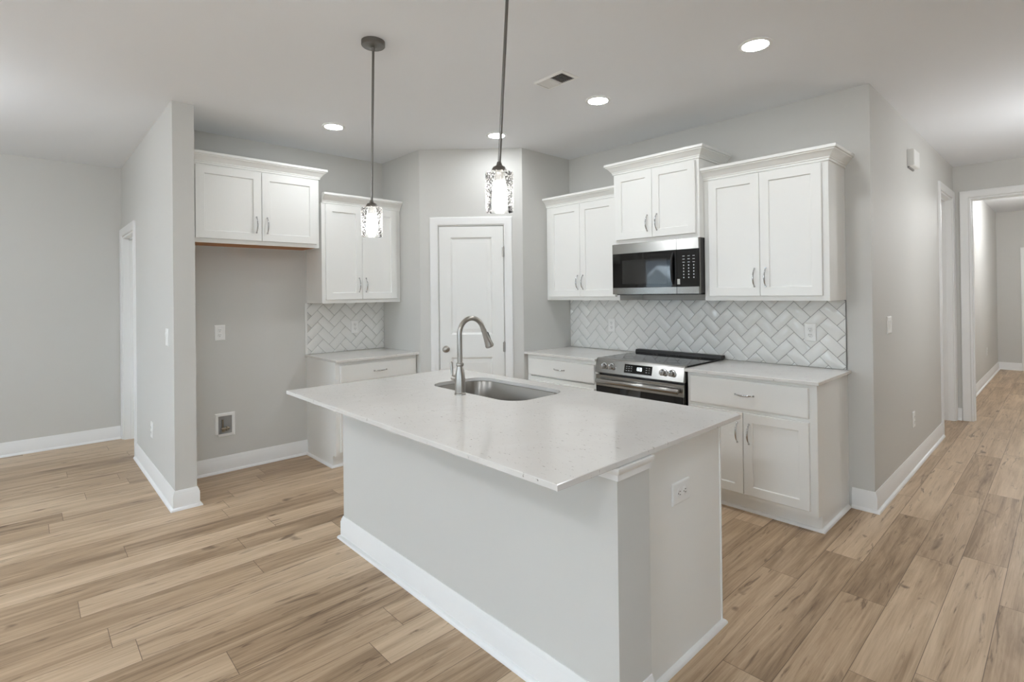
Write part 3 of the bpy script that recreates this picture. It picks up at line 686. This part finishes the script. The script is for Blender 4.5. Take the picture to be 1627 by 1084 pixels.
for i in range(n_):                                  # doors on the range side (y is flipped there)
    bm = BM(); x0, x1 = fx0+i*wd+0.003-ox, fx0+(i+1)*wd-0.003-ox; y = EPY-0.0195-oy
    rect_loft(bm, x0, x1, 0.115, zt-0.02, [(0, y), (0, y+0.017), (0.002, y+0.019), (0.058, y+0.019), (0.062, y+0.010)])
    dd = obj('door', bm, 'cab', t)

# island top with sink cut-out
def rrect(x0, x1, y0, y1, r, n=10):
    out = []
    for cx, cy, a0 in ((x1-r, y1-r, 0), (x0+r, y1-r, PI/2), (x0+r, y0+r, PI), (x1-r, y0+r, 1.5*PI)):
        out.append([(cx+r*math.cos(a0+PI/2*i/n), cy+r*math.sin(a0+PI/2*i/n)) for i in range(n+1)])
    return out
SX0, SX1, SY0, SY1, SR = 2.145, 2.900, -2.212, -1.808, 0.115
bm = BM()
arcs = rrect(SX0, SX1, SY0, SY1, SR); hole = [p for a in arcs for p in a]; nh = len(hole); na = len(arcs[0])
def slab_ring(z, ins):
    oc = [(IX1-ins, IY1-ins), (IX0+ins, IY1-ins), (IX0+ins, IY0+ins), (IX1-ins, IY0+ins)]
    return [bm.verts.new((x-ox, y-oy, z)) for x, y in oc], [bm.verts.new((x-ox, y-oy, z)) for x, y in hole]
def face_ring(oc, hv):
    for k in range(4):
        a = hv[k*na:(k+1)*na]
        for i in range(na-1): bm.faces.new((oc[k], a[i+1], a[i]))
        b0 = hv[((k+1) % 4)*na]
        bm.faces.new((oc[k], oc[(k+1) % 4], b0, a[-1]))
to, th_ = slab_ring(ZC, 0.0018); bo, bh_ = slab_ring(ZC-0.020, 0.0018)
face_ring(to, th_); face_ring(bo, bh_)
mo = [[bm.verts.new((x-ox, y-oy, z)) for x, y in ((IX1, IY1), (IX0, IY1), (IX0, IY0), (IX1, IY0))] for z in (ZC-0.0018, ZC-0.0182)]
for a, c in ((to, mo[0]), (mo[0], mo[1]), (mo[1], bo)):
    for i in range(4): bm.faces.new((a[i], a[(i+1) % 4], c[(i+1) % 4], c[i]))
for i in range(nh): bm.faces.new((th_[i], th_[(i+1) % nh], bh_[(i+1) % nh], bh_[i]))
o = obj('countertop', bm, 'quartz', loc=(ox, oy, 0)); tag(o, 'large white quartz island countertop with sink cut-out and bar overhang', 'countertop', 'white quartz countertops')

t = thing('sink', 'stainless undermount single-bowl sink set in the island top', 'sink', ((SX0+SX1)/2, (SY0+SY1)/2, ZC-0.24))
sx, sy = (SX0+SX1)/2, (SY0+SY1)/2; z_ = lambda q: q
def loop(ins, z, r): return [(x-sx, y-sy, z-(ZC-0.24)) for a in rrect(SX0+ins, SX1-ins, SY0+ins, SY1-ins, max(0.02, r)) for x, y in a]
bm = BM(); zr = ZC-0.0215
loft(bm, [loop(-0.018, zr-0.003, SR+0.018), loop(-0.018, zr, SR+0.018), loop(-0.003, zr, SR+0.003), loop(0.000, zr-0.004, SR), loop(0.004, zr-0.14, SR), loop(0.012, zr-0.175, SR-0.005), loop(0.035, zr-0.198, SR-0.02), loop(0.12, zr-0.203, 0.05), loop(0.185, zr-0.205, 0.02)], False, True)
obj('bowl', bm, 'sink', t, 50)
bm = BM(); lathe(bm, [(0.045, 0.0), (0.045, 0.003), (0.038, 0.004), (0.030, 0.001)], (0, 0.03, zr-0.2035-(ZC-0.24)), 'z', 24); obj('drain', bm, 'chrome', t, 40)

# faucet
t = thing('faucet', 'brushed nickel gooseneck pull-down faucet standing behind the island sink', 'faucet', (2.538, -2.262, ZC), 0)
bm = BM(); lathe(bm, [(0.030, 0.0), (0.030, 0.008), (0.0265, 0.012), (0.0265, 0.020), (0.0275, 0.04), (0.0275, 0.075), (0.024, 0.11), (0.0175, 0.14), (0.0160, 0.148), (0.0195, 0.152), (0.0205, 0.158), (0.0195, 0.164), (0.0150, 0.168)], seg=32); obj('base_body', bm, 'nickel', t, 40)
bm = BM(); R = 0.080; P = [(0, 0, 0.160), (0, 0, 0.245)]; P += [(0, R-R*math.cos(a), 0.318+R*math.sin(a)) for a in [PI*i/24*155/150 for i in range(0, 21)]]; P.append((0, P[-1][1]+0.0106, P[-1][2]-0.0226))
tube(bm, P, 0.0132, 16); obj('gooseneck', bm, 'nickel', t, 60)
e1 = Vector(P[-1]); dr_ = (Vector(P[-1])-Vector(P[-2])).normalized()
bm = BM(); tube(bm, [e1-dr_*0.004, e1+dr_*0.004, e1+dr_*0.008, e1+dr_*0.055, e1+dr_*0.088, e1+dr_*0.094, e1+dr_*0.102], [0.0150, 0.0150, 0.0140, 0.0180, 0.0230, 0.0250, 0.0225], 20); sp_ = obj('spray_head', bm, 'nickel', t, 40)
bm = BM(); c_ = e1+dr_*0.045+Vector((0, 0.0165, 0.006)); tube(bm, [c_-dr_*0.026, c_-dr_*0.02, c_+dr_*0.02, c_+dr_*0.026], [0.003, 0.006, 0.006, 0.003], 10); obj('spray_button', bm, 'black', sp_, 40)
bm = BM(); tube(bm, [(-0.022, 0, 0.078), (-0.050, 0, 0.082), (-0.060, 0, 0.083), (-0.066, 0, 0.084)], [0.015, 0.0155, 0.017, 0.012], 16)
tube(bm, [(-0.062, 0, 0.086), (-0.070, 0, 0.100), (-0.074, 0.0, 0.130), (-0.075, 0.0, 0.160), (-0.074, 0.0, 0.166)], [0.007, 0.007, 0.0085, 0.0085, 0.004], 12); obj('lever_handle', bm, 'nickel', t, 40)

# ------------------------------------------------------------------ lamps and ceiling fittings
def recessed(label, x, y, lens='lens', r=0.085):
    t = thing('recessed_light', label, 'ceiling light', (x, y, H), 0, 'recessed ceiling lights')
    bm = BM(); loft(bm, [[(q*math.cos(2*PI*k/40), q*math.sin(2*PI*k/40), z) for k in range(40)] for q, z in ((r, -0.0005), (r, -0.003), (r-0.006, -0.006), (r-0.018, -0.0065), (r-0.020, -0.004), (r-0.020, -0.0005))], False, False); obj('trim_ring', bm, 'plastic', t, 40)
    bm = BM(); lathe(bm, [(r-0.0205, -0.001), (r-0.0205, -0.006), (r-0.030, -0.009), (r-0.05, -0.0105)], seg=40); obj('lens', bm, lens, t, 40)
    return t
recessed('round recessed ceiling light in front of the cabinet over the fridge recess', 0.808, -2.165)
recessed('round recessed ceiling light in front of the pantry door', 1.476, -1.064)
recessed('round recessed ceiling light near the air vent, in front of the microwave', 2.536, -1.062)
recessed('largest round recessed ceiling light, nearest the hall corner', 3.609, -1.077)
recessed('unseen recessed light added to brighten the passage floor', 4.76, -0.9)  # out of view, added for more light on the right-hand floor
def globe(label, x, y, drop=0.30, r=0.13, lens='lensdim'):
    t = thing('globe_lamp', label, 'ceiling light', (x, y, H), 0)
    bm = BM(); lathe(bm, [(0.07, -0.0005), (0.07, -0.02), (0.012, -0.03), (0.012, -drop+r-0.02), (0.035, -drop+r-0.015), (0.035, -drop+r+0.012)][:5], seg=32); obj('stem', bm, 'nickel', t, 40)
    bm = BM(); lathe(bm, [(max(0.002, r*math.sin(PI*k/20)), -drop+r*math.cos(PI*k/20)) for k in range(21)], seg=32); obj('globe', bm, lens, t, 60)
globe('small round globe lamp hanging over the living area', 4.70, -5.04, 0.20, 0.075, 'lenskey')
globe('unseen globe lamp added as fill light in the middle of the living area', 2.7, -4.95, 0.30, 0.11)  # added fill for the left wall and fridge recess
globe('unseen globe lamp added as fill light near the left end of the living area', 0.2, -4.9, 0.42, 0.125)  # added out of view to lift the left wall and ceiling
globe('unseen globe lamp added low in the passage to brighten the hall', 5.1, 1.5, 0.80, 0.10, 'lenspass')  # added beyond the frame, lights the hall wall
globe('unseen globe lamp added to brighten the far room', 4.75, 5.8, 0.24, 0.12, 'lensfar')  # added lamp, only its light is visible
def pendant(label, x, y, bx, by, zb):
    t = thing('pendant_light', label, 'pendant lamp', (x, y, H), 0, 'glass pendants over the island')
    zz = zb-H; dx, dy = bx-x, by-y
    bm = BM(); lathe(bm, [(0.060, -0.0005), (0.060, -0.022), (0.056, -0.026), (0.030, -0.027), (0.010, -0.034), (0.008, -0.05)], seg=32); obj('canopy', bm, 'dnickel', t, 40)
    bm = BM(); tube(bm, [(0, 0, -0.03), (dx, dy, zz+0.172)], 0.0062, 12); rod = obj('rod', bm, 'dnickel', t, 60)
    bm = BM(); lathe(bm, [(0.008, 0.190), (0.012, 0.176), (0.024, 0.170), (0.029, 0.160), (0.030, 0.154), (0.020, 0.152), (0.019, 0.118), (0.014, 0.116)], (dx, dy, zz), seg=24); sk = obj('socket_cap', bm, 'dnickel', t, 40)
    bm = BM(); R_ = 0.0535
    loft(bm, [[(dx+q*math.cos(2*PI*k/48), dy+q*math.sin(2*PI*k/48), zz+z) for k in range(48)] for q, z in ((0.021, 0.1515), (0.045, 0.151), (R_-0.002, 0.149), (R_, 0.144), (R_, 0.003), (R_-0.001, 0.0), (R_-0.004, 0.0), (R_-0.004, 0.143), (0.045, 0.147), (0.021, 0.1475))], False, False)
    obj('glass_shade', bm, 'seeded', t, 50)
    bm = BM(); lathe(bm, [(0.012, 0.116), (0.014, 0.100), (0.022, 0.080), (0.0275, 0.060), (0.026, 0.042), (0.018, 0.030), (0.006, 0.025)], (dx, dy, zz), seg=24); obj('bulb', bm, 'bulb', t, 60)
pendant('clear glass pendant on a nickel rod whose round canopy shows on the ceiling', 2.273, -2.600, 2.262, -2.612, 1.725)
pendant('clear glass pendant nearer the camera, hanging in front of the pantry door', 3.315, -2.590, 3.268, -2.612, 1.732)
t = thing('air_vent', 'white rectangular air vent in the kitchen ceiling', 'vent', (2.573, -1.533, H), 0)
bm = BM(); w_, d_ = 0.128, 0.078
sweep(bm, [(-w_+0.02, -d_+0.02), (w_-0.02, -d_+0.02), (w_-0.02, d_-0.02), (-w_+0.02, d_-0.02), (-w_+0.02, -d_+0.02)], [(0, -0.0005), (0, -0.008), (0.006, -0.008), (0.02, -0.003), (0.02, -0.0005)], lambda a, c, h: (a, c, h)); box(bm, -0.004, 0.004, -d_+0.02, d_-0.02, -0.008, -0.001); obj('frame', bm, 'plastic', t)
bm = BM(); box(bm, -w_+0.02, w_-0.02, -d_+0.02, d_-0.02, -0.0015, -0.0006); obj('duct', bm, 'dark', t)
for s in (-1, 1):
    for i in range(7):
        x_ = s*(0.012+i*0.0145); bm = BM(); q_ = 0.005 if s > 0 else -0.005
        q_ = -0.006
        loft(bm, [[(x_-0.0045+0.0+a, y_, z) for a, z in ((0, -0.0018), (0.001, -0.0018), (0.001+(-0.011 if s < 0 else 0.006), -0.008), (0.0+(-0.011 if s < 0 else 0.006), -0.008))] for y_ in (-d_+0.02, d_-0.02)])
        obj('slat', bm, 'plastic', t)

# ------------------------------------------------------------------ outside the rear windows (mirrored in the microwave door)
M['lawn'] = mat('winter_lawn', srgb(122, 120, 114), 0.9)
M['shingle'] = mat('roof_shingle', srgb(96, 98, 102), 0.9); add_bump(M['shingle'], 30, 0.3, 0.01)
M['siding'] = mat('siding', srgb(176, 180, 180), 0.7)
M['bark'] = mat('bark', srgb(92, 84, 76), 0.9)
bm = BM(); box(bm, -45, 35, -60, YR-0.13, -0.35, -0.25); struct('ground', bm, 'lawn')
t = thing('house', 'neighbouring house with grey shingle roof mirrored in the microwave door', 'house', (-8.2, -17.0, -0.25))
bm = BM(); box(bm, -3.6, 3.6, -3.0, 0.0, 0, 2.0); obj('body', bm, 'siding', t)
bm = BM(); prism(bm, [(0.35, 1.9), (0.35, 2.02), (-1.5, 3.15), (-3.35, 2.02), (-3.35, 1.9), (-1.5, 3.0)], -3.9, 3.9); obj('roof', bm, 'shingle', t)
bm = BM(); loft(bm, [[(-0.2, y, 1.55), (2.4, y, 1.55), (1.1, y, 2.55)] for y in (-0.2, 1.0)]); box(bm, 0.0, 0.2, 0.75, 0.95, 0, 1.55); box(bm, 2.0, 2.2, 0.75, 0.95, 0, 1.55); obj('porch', bm, 'siding', t)
bm = BM(); sweep(bm, [(2.5, 1.47), (1.1, 2.60), (-0.3, 1.47)], [(0, 1.02), (0.12, 1.02), (0.12, -0.2), (0, -0.2)], lambda a, c, h: (a, h, c)); obj('fascia', bm, 'trim', t)
def tree_mesh(seed):
    rnd = random.Random(seed); bm = BM()
    def limb(p, d, ln, r, depth):
        q = p+d*ln; mid = (p+q)/2+Vector((rnd.uniform(-1, 1), rnd.uniform(-1, 1), 0))*ln*0.05
        tube(bm, [p, mid, q], [r, r*0.82, r*0.62], 6)
        if depth:
            for k in range(3):
                nd = (d+Vector((rnd.uniform(-1, 1), rnd.uniform(-1, 1), rnd.uniform(0.0, 0.7)))*0.75).normalized()
                limb(q-d*ln*rnd.uniform(0, 0.35), nd, ln*rnd.uniform(0.55, 0.75), r*0.55, depth-1)
    limb(Vector((0, 0, 0)), Vector((0, 0, 1)), 2.6, 0.13, 4)
    return bm
for i, (x, y) in enumerate(((-20.5, -27), (-14.6, -26.5), (-9.0, -27), (-17.5, -34), (-11.8, -34), (-6.0, -34))):
    o = obj('tree', tree_mesh(i % 3), 'bark', loc=(x, y, -0.25)); o.rotation_euler = (0, 0, i*1.3)
    tag(o, 'bare winter tree behind the neighbouring house, mirrored in the microwave door', 'tree', 'bare trees outside')
